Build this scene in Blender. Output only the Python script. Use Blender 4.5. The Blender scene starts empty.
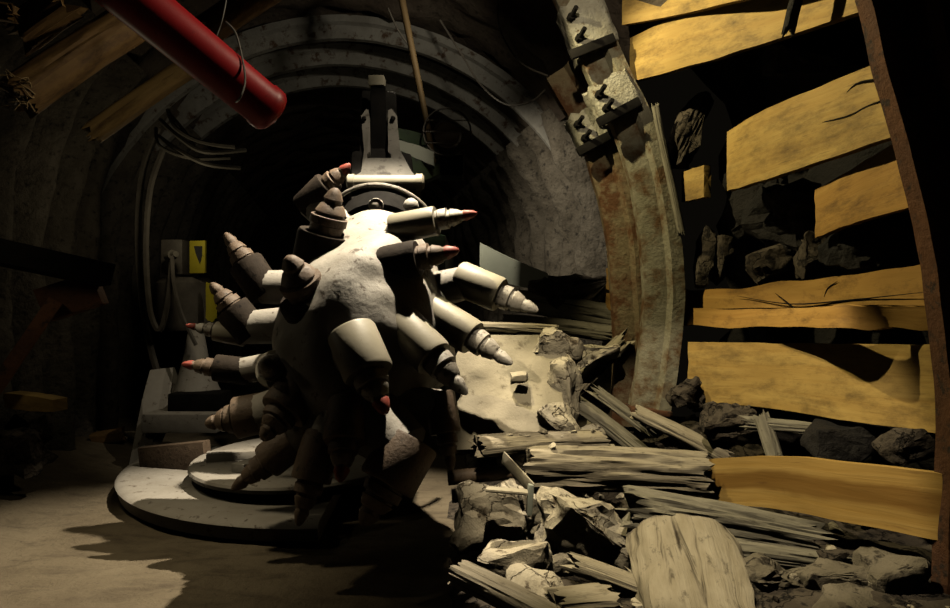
import bpy, bmesh, math, random
from mathutils import Vector, Matrix, noise
sc = bpy.context.scene
col = sc.collection
# ---------------------------------------------------------------- camera
CAMZ, F = 1.5, 660.0
cam_d = bpy.data.cameras.new('camera'); cam = bpy.data.objects.new('camera', cam_d); col.objects.link(cam)
cam.location = (0, 0, CAMZ); cam.rotation_euler = (math.pi/2, 0, 0)
cam_d.sensor_width = 36; cam_d.lens = 36*F/950; cam_d.clip_start = .05; cam_d.clip_end = 100
sc.camera = cam
# ---------------------------------------------------------------- world, lights, exposure
sc.cycles.diffuse_bounces = 0
sc.view_settings.view_transform = 'Standard'; sc.view_settings.look = 'None'
sc.view_settings.exposure = 0.0; sc.view_settings.gamma = 1.0; sc.view_settings.use_curve_mapping = False
w = bpy.data.worlds.new('world'); sc.world = w; w.use_nodes = True
w.node_tree.nodes['Background'].inputs[0].default_value = (.9, .75, .5, 1)
w.node_tree.nodes['Background'].inputs[1].default_value = .003
def spot(name, loc, target, power, color, size, blend, radius):
    d = bpy.data.lights.new(name, 'SPOT'); d.energy = power; d.color = color
    d.spot_size = math.radians(size); d.spot_blend = blend; d.shadow_soft_size = radius
    o = bpy.data.objects.new(name, d); col.objects.link(o); o.location = loc
    o.rotation_euler = (Vector(target)-Vector(loc)).to_track_quat('-Z', 'Y').to_euler()
    return o
def point(name, loc, power, color, radius):
    d = bpy.data.lights.new(name, 'POINT'); d.energy = power; d.color = color; d.shadow_soft_size = radius
    o = bpy.data.objects.new(name, d); col.objects.link(o); o.location = loc
    return o
spot('roof_lamp_over_head', (-.25, 4.42, 4.6), (-.92, 4.25, 1.5), 1450, (1, .88, .68), 52, .55, .03)
spot('roof_lamp_right_side', (-.55, 4.1, 4.2), (1.9, 3.9, 1.6), 385, (1, .86, .48), 77, .45, .03)
spot('lamp_on_rubble', (.15, 2.4, 3.4), (1.24, 3.95, .4), 330, (1, .86, .62), 47, .3, .03)
spot('fill_boom', (.1, 4.5, 4.5), (-.78, 5.45, 2.9), 130, (1, .88, .68), 34, .6, .03)  # added fill for the boom plate, no lamp stands here
spot('fill_clamps', (.35, 3.1, 3.9), (.95, 5.0, 3.35), 75, (1, .86, .62), 42, .8, .04)  # unseen extra light put in to brighten the arch clamps
spot('lamp_left_floor', (-2.5, 3.6, 2.9), (-1.95, 3.75, 0), 88, (1, .84, .55), 60, .9, .06)
spot('fill_roof_timber', (.3, 3.25, 3.6), (-1.45, 3.0, 2.65), 58, (1, .86, .62), 40, .8, .05)  # added light on the red pipe and logs, not a real lamp
spot('fill_gallery_wall', (-.9, 6.2, 3.6), (1.0, 7.8, 1.6), 300, (1, .90, .70), 90, .9, .05)  # fill added to lift the ribbed wall out of the dark
spot('fill_gallery_roof', (.0, 5.1, 3.9), (-1.4, 7.9, 3.7), 48, (1, .90, .70), 84, .9, .05)  # added to brighten the roof arches and the hanging pole
point('fill_left_gallery', (-2.7, 6.0, 2.3), 6, (1, .86, .58), .06)  # point fill put in to keep the left gallery from going black
point('fill_left_corner', (-2.9, 3.9, 1.9), 3, (1, .84, .55), .06)  # small added fill for the board end and rocks on the left

# ---------------------------------------------------------------- helpers
def P(px, py, D): return Vector(((px-475)/F*D, D, CAMZ-(py-304)/F*D))
def tag(o, label=None, cat=None, group=None, kind=None):
    for k, v in (('label', label), ('category', cat), ('group', group), ('kind', kind)):
        if v: o[k] = v
    return o
def empty(name, loc, label, cat, group=None):
    o = bpy.data.objects.new(name, None); col.objects.link(o); o.location = loc; o.empty_display_size = .2
    return tag(o, label, cat, group)
def wloc(o):
    v = Vector((0, 0, 0))
    while o: v += o.location; o = o.parent
    return v
def mk(name, bm, mat, parent=None, label=None, cat=None, group=None, kind=None, smooth=True, angle=38):
    bmesh.ops.recalc_face_normals(bm, faces=bm.faces)
    lo = Vector([min(v.co[i] for v in bm.verts) for i in range(3)])
    hi = Vector([max(v.co[i] for v in bm.verts) for i in range(3)])
    c = (lo+hi)/2; c.z = lo.z
    bmesh.ops.translate(bm, verts=bm.verts, vec=-c)
    if smooth:
        ca = math.radians(angle)
        for f in bm.faces: f.smooth = True
        for e in bm.edges:
            if len(e.link_faces) == 2 and e.calc_face_angle(0) > ca: e.smooth = False
    me = bpy.data.meshes.new(name); bm.to_mesh(me); bm.free()
    me.materials.append(mat)
    o = bpy.data.objects.new(name, me); col.objects.link(o)
    if parent:
        o.parent = parent; o.location = c-wloc(parent)
    else: o.location = c
    return tag(o, label, cat, group, kind)
def frame(d, up=None):
    d = d.normalized(); up = up or (Vector((0, 0, 1)) if abs(d.z) < .9 else Vector((0, 1, 0)))
    a = d.cross(up).normalized(); b = a.cross(d).normalized()
    return a, b
def loft(bm, rings, cap=True, closed=True):
    uv = bm.loops.layers.uv.verify()
    vs = [[bm.verts.new(p) for p in r] for r in rings]
    n = len(rings[0]); u = [0.]
    for i in range(1, len(rings)):
        u.append(u[-1]+sum((rings[i][j]-rings[i-1][j]).length for j in range(n))/n)
    mid = rings[len(rings)//2]; v = [0.]
    for j in range(1, n+1): v.append(v[-1]+(mid[j % n]-mid[j-1]).length)
    for i in range(len(rings)-1):
        for j in range(n if closed else n-1):
            k = (j+1) % n
            try: f = bm.faces.new((vs[i][j], vs[i][k], vs[i+1][k], vs[i+1][j]))
            except ValueError: continue
            for l, c in zip(f.loops, ((u[i], v[j]), (u[i], v[j+1]), (u[i+1], v[j+1]), (u[i+1], v[j]))): l[uv].uv = c
    if cap and closed:
        for r in (vs[0], vs[-1]):
            cv = sum((q.co for q in r), Vector())/n
            m = bm.verts.new(cv)
            for j in range(n):
                try: f = bm.faces.new((r[j], r[(j+1) % n], m))
                except ValueError: continue
                for l in f.loops: l[uv].uv = (l.vert.co.x*1.3+5, l.vert.co.z+l.vert.co.y*.3)
    return vs
def smoothpath(pts, sub=6):
    out = []; n = len(pts)
    for i in range(n-1):
        p0, p1, p2, p3 = pts[max(i-1, 0)], pts[i], pts[i+1], pts[min(i+2, n-1)]
        for k in range(sub):
            t = k/sub
            out.append(.5*((2*p1)+(p2-p0)*t+(2*p0-5*p1+4*p2-p3)*t*t+(3*p1-p0-3*p2+p3)*t**3))
    out.append(pts[-1].copy()); return out
def tube(bm, pts, r, seg=8, sub=6):
    pts = smoothpath([Vector(p) for p in pts], sub) if sub > 1 else [Vector(p) for p in pts]
    rings = []; a = None; n = len(pts)
    for i, p in enumerate(pts):
        d = (pts[min(i+1, n-1)]-pts[max(i-1, 0)]).normalized()
        if a is None: a, b = frame(d)
        else:
            a = (a-d*a.dot(d)).normalized(); b = d.cross(a)
        b = d.cross(a)
        rr = r(i/(n-1)) if callable(r) else r
        rings.append([p+(a*math.cos(t)+b*math.sin(t))*rr for t in [2*math.pi*k/seg for k in range(seg)]])
    loft(bm, rings); return bm
def lathe(bm, p0, p1, prof, seg=24, wob=0, seed=0):
    p0, p1 = Vector(p0), Vector(p1); d = p1-p0; a, b = frame(d); rings = []
    for t, r in prof:
        c = p0+d*t; rg = []
        for k in range(seg):
            th = 2*math.pi*k/seg
            rr = r*(1+wob*noise.noise(Vector((math.cos(th)*1.5+seed, math.sin(th)*1.5, t*5+seed))))
            rg.append(c+(a*math.cos(th)+b*math.sin(th))*max(rr, 1e-4))
        rings.append(rg)
    loft(bm, rings); return bm
def box(bm, c, s, rot=None, bev=.01):
    r = bmesh.ops.create_cube(bm, size=1)
    M = Matrix.Translation(Vector(c)) @ (rot.to_4x4() if rot else Matrix()) @ Matrix.Diagonal((*s, 1))
    bmesh.ops.transform(bm, matrix=M, verts=r['verts'])
    if bev:
        es = list({e for v in r['verts'] for e in v.link_edges})
        bmesh.ops.bevel(bm, geom=es, offset=bev, segments=2, affect='EDGES', profile=.6)
    return bm
def beam(bm, p0, p1, w, h, up=None, bev=.01):
    p0, p1 = Vector(p0), Vector(p1); d = p1-p0; a, b = frame(d, up)
    R = Matrix((a, d.normalized(), b)).transposed()
    return box(bm, (p0+p1)/2, (w, d.length, h), R, bev)
def rock_bm(c, size, seed, rot=(0, 0, 0), rough=.10, npts=16, cuts=5):
    rnd = random.Random(seed); bm = bmesh.new()
    for _ in range(npts):
        v = Vector((rnd.uniform(-1, 1), rnd.uniform(-1, 1), rnd.uniform(-1, 1)))
        m = max(abs(v.x), abs(v.y), abs(v.z)); v = v.lerp(v/m, .85)
        bm.verts.new(v)
    r = bmesh.ops.convex_hull(bm, input=bm.verts)
    bmesh.ops.delete(bm, geom=[v for v in bm.verts if not v.link_faces], context='VERTS')
    bmesh.ops.triangulate(bm, faces=bm.faces)
    bmesh.ops.subdivide_edges(bm, edges=bm.edges, cuts=cuts, use_grid_fill=True)
    s = Vector(size)/2; ms = min(s)
    from mathutils import Euler
    R = Euler(rot).to_matrix()
    bm.normal_update()
    bmesh.ops.smooth_vert(bm, verts=bm.verts, factor=.25, use_axis_x=True, use_axis_y=True, use_axis_z=True)
    for v in bm.verts:
        q = Vector((v.co.x*s.x, v.co.y*s.y, v.co.z*s.z))
        n1 = noise.noise(q*7+Vector((seed, 0, 3)))*rough*2.2+noise.noise(q*19+Vector((seed, 7, 3)))*rough*1.1+noise.noise(q*45+Vector((seed, 7, 9)))*rough*.5
        n1 += -abs(noise.noise(q*9+Vector((5, seed, 1))))*rough*1.3
        v.co = Vector(c)+R @ (q+v.normal*n1*ms*1.6)
    return bm
def timber_bm(p0, p1, w, h, seed, jag=.12, split=.16, bend=.03, nl=40, nt=44, taper=0.0, sq=3.0, up=None, lump=.05):
    p0, p1 = Vector(p0), Vector(p1); d = p1-p0; L = d.length; dn = d.normalized(); a, b = frame(d, up); rings = []
    S = Vector((seed*3.7, seed*1.3, 0))
    for i in range(nl+1):
        t = i/nl; rg = []
        for k in range(nt):
            th = 2*math.pi*k/nt; c, s = math.cos(th), math.sin(th)
            r = 1/((abs(c)**sq+abs(s)**sq)**(1/sq))
            g = noise.noise(Vector((c*4, s*4, t*L*2.6))+S); g2 = noise.noise(Vector((c*9, s*9, t*L*1.9))+S)
            r *= 1-split*(1.0*max(0, g)**.8+1.0*max(0, abs(g2)-.2))+lump*(noise.noise(Vector((c*1.5, s*1.5, t*L*3))+S)+.6*noise.noise(Vector((c*3, s*3, t*L*9))+S))
            r *= 1-taper*t
            e = jag*(noise.noise(Vector((c*4, s*4, 9))+S)+.6*noise.noise(Vector((c*11, s*11, 3))+S))
            off = 0
            if t < .12: off = e*(1-t/.12)
            if t > .88: off = e*((t-.88)/.12)
            cen = p0+dn*(t*L+off)+b*(math.sin(t*math.pi)*bend*L*.3)+a*bend*.25*L*noise.noise(Vector((t*2, seed, 0)))
            rg.append(cen+a*(c*r*w/2)+b*(s*r*h/2))
        rings.append(rg)
    bm = bmesh.new(); loft(bm, rings); return bm
def board_bm(st, th=.05, seed=0, jit=.006, sub=8, nv=6, out=Vector((.98, .2, 0)), endjag=.02):
    """st: stations (px, ytop, ybot, depth) along the board; the thickness runs outwards."""
    tops = smoothpath([P(x, a, D) for x, a, b, D in st], sub); bots = smoothpath([P(x, b, D) for x, a, b, D in st], sub)
    n = len(tops); rings = []
    for i, (t, b) in enumerate(zip(tops, bots)):
        u = i/(n-1); dr = (tops[min(i+1, n-1)]-tops[max(i-1, 0)]).normalized()
        jt = Vector((0, 0, jit*noise.noise(Vector((u*9, seed, 0))))); jb = Vector((0, 0, jit*noise.noise(Vector((u*9, seed, 5)))))
        fr = []
        for k in range(nv+1):
            q = (t+jt).lerp(b+jb, k/nv)
            if i in (0, n-1): q = q+dr*endjag*noise.noise(Vector((k*1.3, seed, u*3)))
            fr.append(q+out*.004*noise.noise(Vector((u*6, k*.7, seed))))
        rings.append(fr+[q+out*th for q in reversed(fr)])
    bm = bmesh.new(); loft(bm, rings); return bm

# ---------------------------------------------------------------- materials
class MT:
    def __init__(s, name, rough=.8, metal=0., spec=.3):
        m = bpy.data.materials.new(name); m.use_nodes = True; s.m = m; s.t = m.node_tree; s.b = s.t.nodes['Principled BSDF']
        s.b.inputs['Roughness'].default_value = rough; s.b.inputs['Metallic'].default_value = metal
        s.b.inputs['Specular IOR Level'].default_value = spec
        s.tc = s.t.nodes.new('ShaderNodeTexCoord')
    def L(s, a, b): s.t.links.new(a, b)
    def vec(s, src='Object', scale=(1, 1, 1), rot=(0, 0, 0)):
        n = s.t.nodes.new('ShaderNodeMapping'); n.inputs['Scale'].default_value = scale; n.inputs['Rotation'].default_value = rot
        oi = s.t.nodes.new('ShaderNodeObjectInfo'); ad = s.t.nodes.new('ShaderNodeVectorMath'); ad.operation = 'ADD'
        ml = s.t.nodes.new('ShaderNodeMath'); ml.operation = 'MULTIPLY'; ml.inputs[1].default_value = 13.7
        s.L(oi.outputs['Random'], ml.inputs[0]); s.L(s.tc.outputs[src], n.inputs['Vector'])
        s.L(n.outputs[0], ad.inputs[0]); s.L(ml.outputs[0], ad.inputs[1]); return ad.outputs[0]
    def noise(s, vec, scale, detail=6, rough=.6, dist=0):
        n = s.t.nodes.new('ShaderNodeTexNoise'); n.inputs['Scale'].default_value = scale; n.inputs['Detail'].default_value = detail
        n.inputs['Roughness'].default_value = rough; n.inputs['Distortion'].default_value = dist; s.L(vec, n.inputs['Vector']); return n.outputs['Fac']
    def ramp(s, fac, stops):
        n = s.t.nodes.new('ShaderNodeValToRGB'); e = n.color_ramp.elements
        while len(e) < len(stops): e.new(.5)
        for q, (p, c) in zip(e, stops):
            q.position = p; q.color = (*c, 1) if len(c) == 3 else c
        s.L(fac, n.inputs[0]); return n.outputs['Color']
    def mix(s, fac, a, b, mode='MIX'):
        n = s.t.nodes.new('ShaderNodeMix'); n.data_type = 'RGBA'; n.blend_type = mode
        for i, x in ((0, fac), (6, a), (7, b)):
            if hasattr(x, 'links'): s.L(x, n.inputs[i])
            elif i == 0: n.inputs[0].default_value = x
            else: n.inputs[i].default_value = (*x, 1)
        return n.outputs[2]
    def base(s, c):
        if hasattr(c, 'links'): s.L(c, s.b.inputs['Base Color'])
        else: s.b.inputs['Base Color'].default_value = (*c, 1)
    def bump(s, h, strength=.5, dist=.02):
        n = s.t.nodes.new('ShaderNodeBump'); n.inputs['Strength'].default_value = strength; n.inputs['Distance'].default_value = dist
        s.L(h, n.inputs['Height']); s.L(n.outputs[0], s.b.inputs['Normal'])
W1 = (1, 1, 1); K = (0, 0, 0); ALB = .62
def dk(c): return tuple(x*ALB for x in c) if c else c
def m_mottle(name, c1, c2, fleck=None, scale=6, fs=24, ft=(.60, .68), rough=.75, bump=.3, bd=.01, spec=.3, bscale=None):
    c1, c2, fleck = dk(c1), dk(c2), dk(fleck)
    s = MT(name, rough, 0, spec); v = s.vec()
    c = s.ramp(s.noise(v, scale, 5), [(.3, c1), (.7, c2)])
    if fleck: c = s.mix(s.ramp(s.noise(v, fs, 4, .65), [(ft[0], K), (ft[1], W1)]), c, fleck)
    s.base(c); s.bump(s.noise(v, bscale or scale*5, 8, .65), bump, bd); return s.m
def m_wood(name, c1, c2, stain, st=(.52, .72), rough=.7, gs=16):
    c1, c2, stain = dk(c1), dk(c2), dk(stain)
    s = MT(name, rough); v = s.vec('UV', (1.1, gs, 1)); v2 = s.vec('UV', (2.2, 5, 1)); v3 = s.vec('UV', (5, 60, 1)); v4 = s.vec('UV', (1.2, 2.4, 1))
    g = s.noise(v, 1.0, 6, .6, .6)
    c = s.ramp(g, [(.25, c1), (.72, c2)])
    c = s.mix(s.ramp(s.noise(v4, 1.6, 2), [(.35, K), (.75, (.45, .45, .45))]), c, tuple(.55*x for x in c1))
    c = s.mix(s.ramp(s.noise(v2, 1.6, 9, .75), [(st[0], K), (st[1], (.85, .85, .85))]), c, stain)
    c = s.mix(s.ramp(s.noise(v3, 1, 3), [(.62, K), (.75, (.5, .5, .5))]), c, stain)
    s.base(c); s.bump(g, .35, .012); return s.m
def m_old(name, c1, c2, dark, gs=15):
    c1, c2, dark = dk(c1), dk(c2), dk(dark)
    s = MT(name, .9, 0, .15); v = s.vec('UV', (1.0, gs, 1)); v2 = s.vec('UV', (3, 9, 1))
    g = s.noise(v, 1.0, 9, .62, 1.1); n2 = s.noise(v2, 2.2, 6)
    c = s.ramp(n2, [(.3, c1), (.7, c2)])
    c = s.mix(s.ramp(g, [(.32, W1), (.42, K)]), c, dark)
    c = s.mix(s.ramp(s.noise(s.vec('UV', (9, 14, 1)), 1.5, 6, .7), [(.58, K), (.7, (.6, .6, .6))]), c, dark)
    s.base(c); s.bump(g, .6, .03); return s.m
M = {}
M['dusty'] = m_mottle('dusty_pale_metal', (.50, .45, .37), (.66, .61, .53), (.16, .12, .085), 3.5, 13, (.60, .68), .62, .35, .02, .35, 12)
M['sleeve'] = m_mottle('dusty_sleeve', (.47, .42, .30), (.58, .52, .39), (.25, .2, .13), 5, 20, (.66, .74), .5, .18, .006, .4)
M['pick'] = m_mottle('pick_steel', (.42, .37, .30), (.58, .53, .46), (.10, .08, .06), 9, 30, (.54, .66), .5, .4, .01, .5)
M['brown'] = m_mottle('muddy_shaded_steel', (.15, .10, .065), (.25, .175, .115), (.06, .045, .03), 7, 26, (.58, .7), .6, .5, .012, .4)  # muddy brown steel, darkened further to put the low picks in shade
M['shaded_holder'] = m_mottle('dark_shaded_holder', (.035, .027, .02), (.07, .053, .04), (.015, .012, .01), 7, 22, (.6, .7), .8, .4, .01, .1)  # dark holder steel, with shade from the picks above painted into the colour
M['red_tip'] = m_mottle('red_tip', (.36, .06, .045), (.48, .12, .085), (.3, .2, .15), 14, 40, (.62, .72), .5, .3, .006)
M['dark'] = m_mottle('dark_steel', (.012, .011, .01), (.028, .025, .022), None, 8, rough=.85, bump=.3, spec=.06)
M['red'] = m_mottle('red_paint', (.72, .012, .02), (.95, .028, .04), (.2, .006, .008), 5, 18, (.62, .75), .42, .12, .004, .5)
M['yellow'] = m_wood('fresh_sawn_wood', (.60, .36, .09), (.82, .56, .17), (.13, .08, .03), (.46, .72))
M['orange'] = m_wood('orange_sawn_wood', (.56, .29, .06), (.76, .44, .11), (.12, .06, .02), (.50, .72))
M['pale_edge'] = m_wood('waney_board', (.62, .36, .08), (.80, .52, .16), (.25, .13, .04), (.6, .8))
_m = M['pale_edge']; _t = _m.node_tree; _b = _t.nodes['Principled BSDF']
_tc = _t.nodes.new('ShaderNodeTexCoord'); _sp = _t.nodes.new('ShaderNodeSeparateXYZ'); _t.links.new(_tc.outputs['UV'], _sp.inputs[0])
_n = _t.nodes.new('ShaderNodeTexNoise'); _n.inputs['Scale'].default_value = 3; _t.links.new(_tc.outputs['UV'], _n.inputs['Vector'])
_ad = _t.nodes.new('ShaderNodeMath'); _ad.operation = 'MULTIPLY_ADD'; _ad.inputs[1].default_value = .09; _t.links.new(_n.outputs['Fac'], _ad.inputs[0]); _t.links.new(_sp.outputs['Y'], _ad.inputs[2])
_r = _t.nodes.new('ShaderNodeValToRGB'); _e = _r.color_ramp.elements; _e[0].position = .115; _e[0].color = (1, 1, 1, 1); _e[1].position = .14; _e[1].color = (.55, .47, .36, 1)
_e2 = _e.new(.215); _e2.color = (.55, .47, .36, 1); _e3 = _e.new(.245); _e3.color = (1, 1, 1, 1)
_t.links.new(_ad.outputs[0], _r.inputs[0])
_mx = _t.nodes.new('ShaderNodeMix'); _mx.data_type = 'RGBA'; _mx.blend_type = 'MULTIPLY'; _mx.inputs[0].default_value = 1
_t.links.new(_b.inputs['Base Color'].links[0].from_socket, _mx.inputs[6]); _t.links.new(_r.outputs[0], _mx.inputs[7]); _t.links.new(_mx.outputs[2], _b.inputs['Base Color'])
M['brown_wood'] = m_wood('brown_log_wood', (.30, .16, .055), (.46, .28, .10), (.10, .05, .02), (.48, .66))
M['log_wood'] = m_wood('light_brown_log', (.36, .22, .07), (.55, .36, .13), (.12, .06, .02), (.5, .7))
M['fiber'] = m_wood('splintered_wood', (.62, .42, .18), (.72, .52, .25), (.3, .18, .08))
M['old'] = m_old('weathered_timber', (.44, .37, .25), (.60, .52, .38), (.06, .045, .03))
M['old_grey'] = m_old('grey_timber', (.26, .235, .17), (.40, .36, .27), (.04, .033, .025), 13)
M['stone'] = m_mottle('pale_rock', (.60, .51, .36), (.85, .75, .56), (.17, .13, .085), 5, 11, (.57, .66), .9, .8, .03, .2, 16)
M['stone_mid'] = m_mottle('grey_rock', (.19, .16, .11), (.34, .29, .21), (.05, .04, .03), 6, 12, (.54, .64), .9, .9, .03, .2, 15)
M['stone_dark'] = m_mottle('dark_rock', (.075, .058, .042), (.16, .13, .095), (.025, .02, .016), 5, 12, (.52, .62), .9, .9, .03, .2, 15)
def add_cracks(m, scale, width, dark):
    t = m.node_tree; b = t.nodes['Principled BSDF']; N = t.nodes.new
    tc = N('ShaderNodeTexCoord'); nz = N('ShaderNodeTexNoise'); nz.inputs['Scale'].default_value = scale*1.4; nz.inputs['Detail'].default_value = 5
    t.links.new(tc.outputs['Object'], nz.inputs['Vector'])
    oi = N('ShaderNodeObjectInfo'); ad = N('ShaderNodeVectorMath'); ad.operation = 'MULTIPLY_ADD'; ad.inputs[1].default_value = (.35, .35, .35)
    t.links.new(nz.outputs['Color'], ad.inputs[0]); t.links.new(tc.outputs['Object'], ad.inputs[2])
    a2 = N('ShaderNodeVectorMath'); a2.operation = 'ADD'; t.links.new(ad.outputs[0], a2.inputs[0]); t.links.new(oi.outputs['Random'], a2.inputs[1])
    vo = N('ShaderNodeTexVoronoi'); vo.feature = 'DISTANCE_TO_EDGE'; vo.inputs['Scale'].default_value = scale; t.links.new(a2.outputs[0], vo.inputs['Vector'])
    rp = N('ShaderNodeValToRGB'); e = rp.color_ramp.elements; e[0].position = 0; e[0].color = (1, 1, 1, 1); e[1].position = width; e[1].color = (0, 0, 0, 1)
    t.links.new(vo.outputs['Distance'], rp.inputs[0])
    mx = N('ShaderNodeMix'); mx.data_type = 'RGBA'; t.links.new(rp.outputs[0], mx.inputs[0]); mx.inputs[7].default_value = (*dark, 1)
    t.links.new(b.inputs['Base Color'].links[0].from_socket, mx.inputs[6]); t.links.new(mx.outputs[2], b.inputs['Base Color'])
    old = b.inputs['Normal'].links[0].from_node; bp = N('ShaderNodeBump'); bp.invert = True; bp.inputs['Strength'].default_value = .8; bp.inputs['Distance'].default_value = .03
    t.links.new(rp.outputs[0], bp.inputs['Height']); t.links.new(old.outputs[0], bp.inputs['Normal']); t.links.new(bp.outputs[0], b.inputs['Normal'])
add_cracks(M['stone'], 3.2, .014, (.2, .16, .105)); add_cracks(M['stone_dark'], 5, .03, (.022, .018, .014)); add_cracks(M['slab'], 2.6, .014, (.07, .055, .035)) if 'slab' in M else None
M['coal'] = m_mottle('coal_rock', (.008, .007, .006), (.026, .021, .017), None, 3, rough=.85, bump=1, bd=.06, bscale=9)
M['plate'] = m_mottle('scuffed_boom_plate', (.13, .12, .098), (.22, .20, .17), (.05, .04, .03), 4, 9, (.56, .66), .6, .3, .01)
M['slab'] = m_mottle('dust_slab', (.40, .345, .24), (.50, .44, .315), (.16, .125, .08), 3, 11, (.58, .72), .9, .5, .02)
M['shot'] = m_mottle('shotcrete', (.11, .092, .068), (.22, .19, .148), (.04, .034, .028), 4, 14, (.54, .70), .9, 1, .07, .2, 9)
M['roofm'] = m_mottle('roof_lining', (.11, .08, .06), (.2, .16, .12), (.05, .04, .03), 2.5, 12, (.55, .72), .9, .8, .05, .2, 8)
M['ringm'] = m_mottle('ring_steel', (.30, .28, .24), (.45, .43, .38), (.12, .07, .04), 4, 9, (.55, .66), .75, .6, .02)
M['arch'] = m_mottle('rusty_white_arch', (.28, .25, .16), (.41, .375, .27), (.16, .085, .032), 4, 6, (.45, .62), .75, .7, .02, .3, 22)
M['arch_rusty'] = m_mottle('rusty_yellow_arch', (.22, .16, .08), (.40, .33, .20), (.15, .065, .022), 5, 5, (.42, .58), .78, .8, .02, .3, 22)
M['rust'] = m_mottle('rust_steel', (.10, .042, .02), (.20, .085, .035), (.05, .03, .02), 5, 14, (.56, .66), .8, .7, .02)
M['clamp'] = m_mottle('caked_clamp', (.55, .50, .37), (.72, .68, .55), (.2, .13, .06), 7, 16, (.6, .68), .85, .9, .03)
M['green'] = m_mottle('green_paint', (.022, .04, .018), (.045, .075, .032), (.02, .025, .02), 6, 14, (.58, .68), .5, .2)
M['sheet'] = m_mottle('pale_green_sheet', (.34, .36, .29), (.42, .43, .35), (.2, .19, .15), 3, 12, (.66, .74), .7, .2)
M['ypaint'] = m_mottle('yellow_paint', (.58, .48, .03), (.68, .58, .05), (.2, .16, .03), 8, 22, (.62, .7), .5, .2)
M['hose'] = m_mottle('rubber_hose', (.10, .085, .07), (.17, .15, .12), None, 9, rough=.6, bump=.2)
M['cable'] = m_mottle('dusty_cable', (.13, .115, .09), (.18, .16, .125), None, 9, rough=.7, bump=.2)
M['wire'] = m_mottle('grey_wire', (.35, .32, .28), (.45, .42, .37), None, 9, rough=.5, bump=.1)
M['pole'] = m_wood('thin_pole_wood', (.12, .075, .03), (.20, .13, .05), (.1, .05, .02))
M['glass'] = m_mottle('lamp_glass', (.12, .07, .05), (.18, .1, .07), None, 9, rough=.2, bump=.05)
M['lens'] = m_mottle('dull_lamp', (.03, .022, .016), (.06, .04, .028), None, 9, rough=.5, bump=.05)
M['black'] = m_mottle('near_black_shade', (.004, .004, .004), (.008, .007, .006), None, 8, rough=.9, spec=.02)  # near-black colour stands in for deep shade on the left beam
M['symbol'] = m_mottle('black_symbol', (.02, .02, .02), (.03, .03, .03), None, 9)
# dusty floor
s = MT('dusty_floor', .95, 0, .15); v = s.vec()
c = s.ramp(s.noise(v, 1.5, 7, .6), [(.3, (.13, .102, .066)), (.7, (.22, .18, .12))])
c = s.mix(s.ramp(s.noise(s.vec('Object', (1, 2.6, 1)), 2.6, 7, .7, .5), [(.5, K), (.72, (.8, .8, .8))]), c, (.08, .062, .043))
c = s.mix(s.ramp(s.noise(v, 34, 4), [(.64, K), (.7, (.7, .7, .7))]), c, (.09, .07, .05))
s.base(c); s.bump(s.noise(v, 11, 10, .7), .7, .05); M['floor'] = s.m

# ---------------------------------------------------------------- gallery shell (setting)
R0, SPR = 2.75, 2.0
def xc(D): return -1.78-.2*(D-8.7)
def sect(D, a, off=0):           # a: 0 = right springline, pi = left; below the springline the wall is upright
    return Vector((xc(D)+math.cos(a)*(R0+off), D, SPR+math.sin(a)*(R0+off)))
def rib(D, per=.62): return .14*math.cos(2*math.pi*D/per)
def shell(D0, D1, nd, A0, A1, na, low=None, off=0, amp=1, rough=.06, name='', mat='shot', seed=0):
    bm = bmesh.new(); g = []
    for i in range(nd+1):
        D = D0+(D1-D0)*i/nd; row = []
        pts = []
        if low == 'right': pts += [('z', z/14*SPR-.1) for z in range(14)]
        pts += [('a', A0+(A1-A0)*k/na) for k in range(na+1)]
        if low == 'left': pts += [('z', SPR-.1-z/14*SPR) for z in range(0, 15)]
        for kd, q in pts:
            o = off+amp*rib(D)
            if kd == 'a': p = sect(D, q, o); nrm = Vector((math.cos(q), 0, math.sin(q)))
            else:
                sg = 1 if low == 'right' else -1
                p = Vector((xc(D)+sg*(R0+o), D, q)); nrm = Vector((sg, 0, 0))
                if low == 'left': p += nrm*(.0)
            nz = noise.noise(p*1.3+Vector((seed, 0, 0)))*1.2+noise.noise(p*4+Vector((seed, 3, 0)))*.7+noise.noise(p*10)*.35
            row.append(bm.verts.new(p+nrm*nz*rough))
        g.append(row)
    for i in range(nd):
        for j in range(len(g[0])-1): bm.faces.new((g[i][j], g[i][j+1], g[i+1][j+1], g[i+1][j]))
    return mk(name, bm, M[mat], kind='structure', angle=70)
shell(5.75, 17, 190, 0, .62, 12, 'right', rough=.10, name='wall_right_far', seed=1)
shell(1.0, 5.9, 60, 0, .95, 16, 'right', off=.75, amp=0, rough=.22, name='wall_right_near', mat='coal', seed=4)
shell(1.0, 17, 220, math.pi-.75, math.pi, 14, 'left', name='wall_left', seed=2)
shell(1.0, 17, 90, .55, math.pi-.68, 36, None, off=.05, amp=.35, rough=.10, name='ceiling', mat='roofm', seed=3)
bm = bmesh.new(); box(bm, (-3.4, 17.1, 2.2), (8, .2, 6), None, 0); mk('wall_back', bm, M['coal'], kind='structure')
# floor
bm = bmesh.new(); g = []
for i in range(121):
    D = .8+16.4*(i/120)**1.5; row = []
    for j in range(91):
        x = xc(D)-3.0+j/90*6.6
        z = .03*noise.noise(Vector((x*.9, D*.9, 0)))+.018*noise.noise(Vector((x*3, D*3, 1)))+.01*noise.noise(Vector((x*9, D*9, 2)))-.03
        z += .22*max(0, (xc(D)-2.05)-x)**1.2*(.8+.6*noise.noise(Vector((x*2, D*2, 7))))
        row.append(bm.verts.new((x, D, z)))
    g.append(row)
for i in range(120):
    for j in range(90): bm.faces.new((g[i][j], g[i][j+1], g[i+1][j+1], g[i+1][j]))
mk('floor', bm, M['floor'], kind='structure', angle=80)
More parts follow.
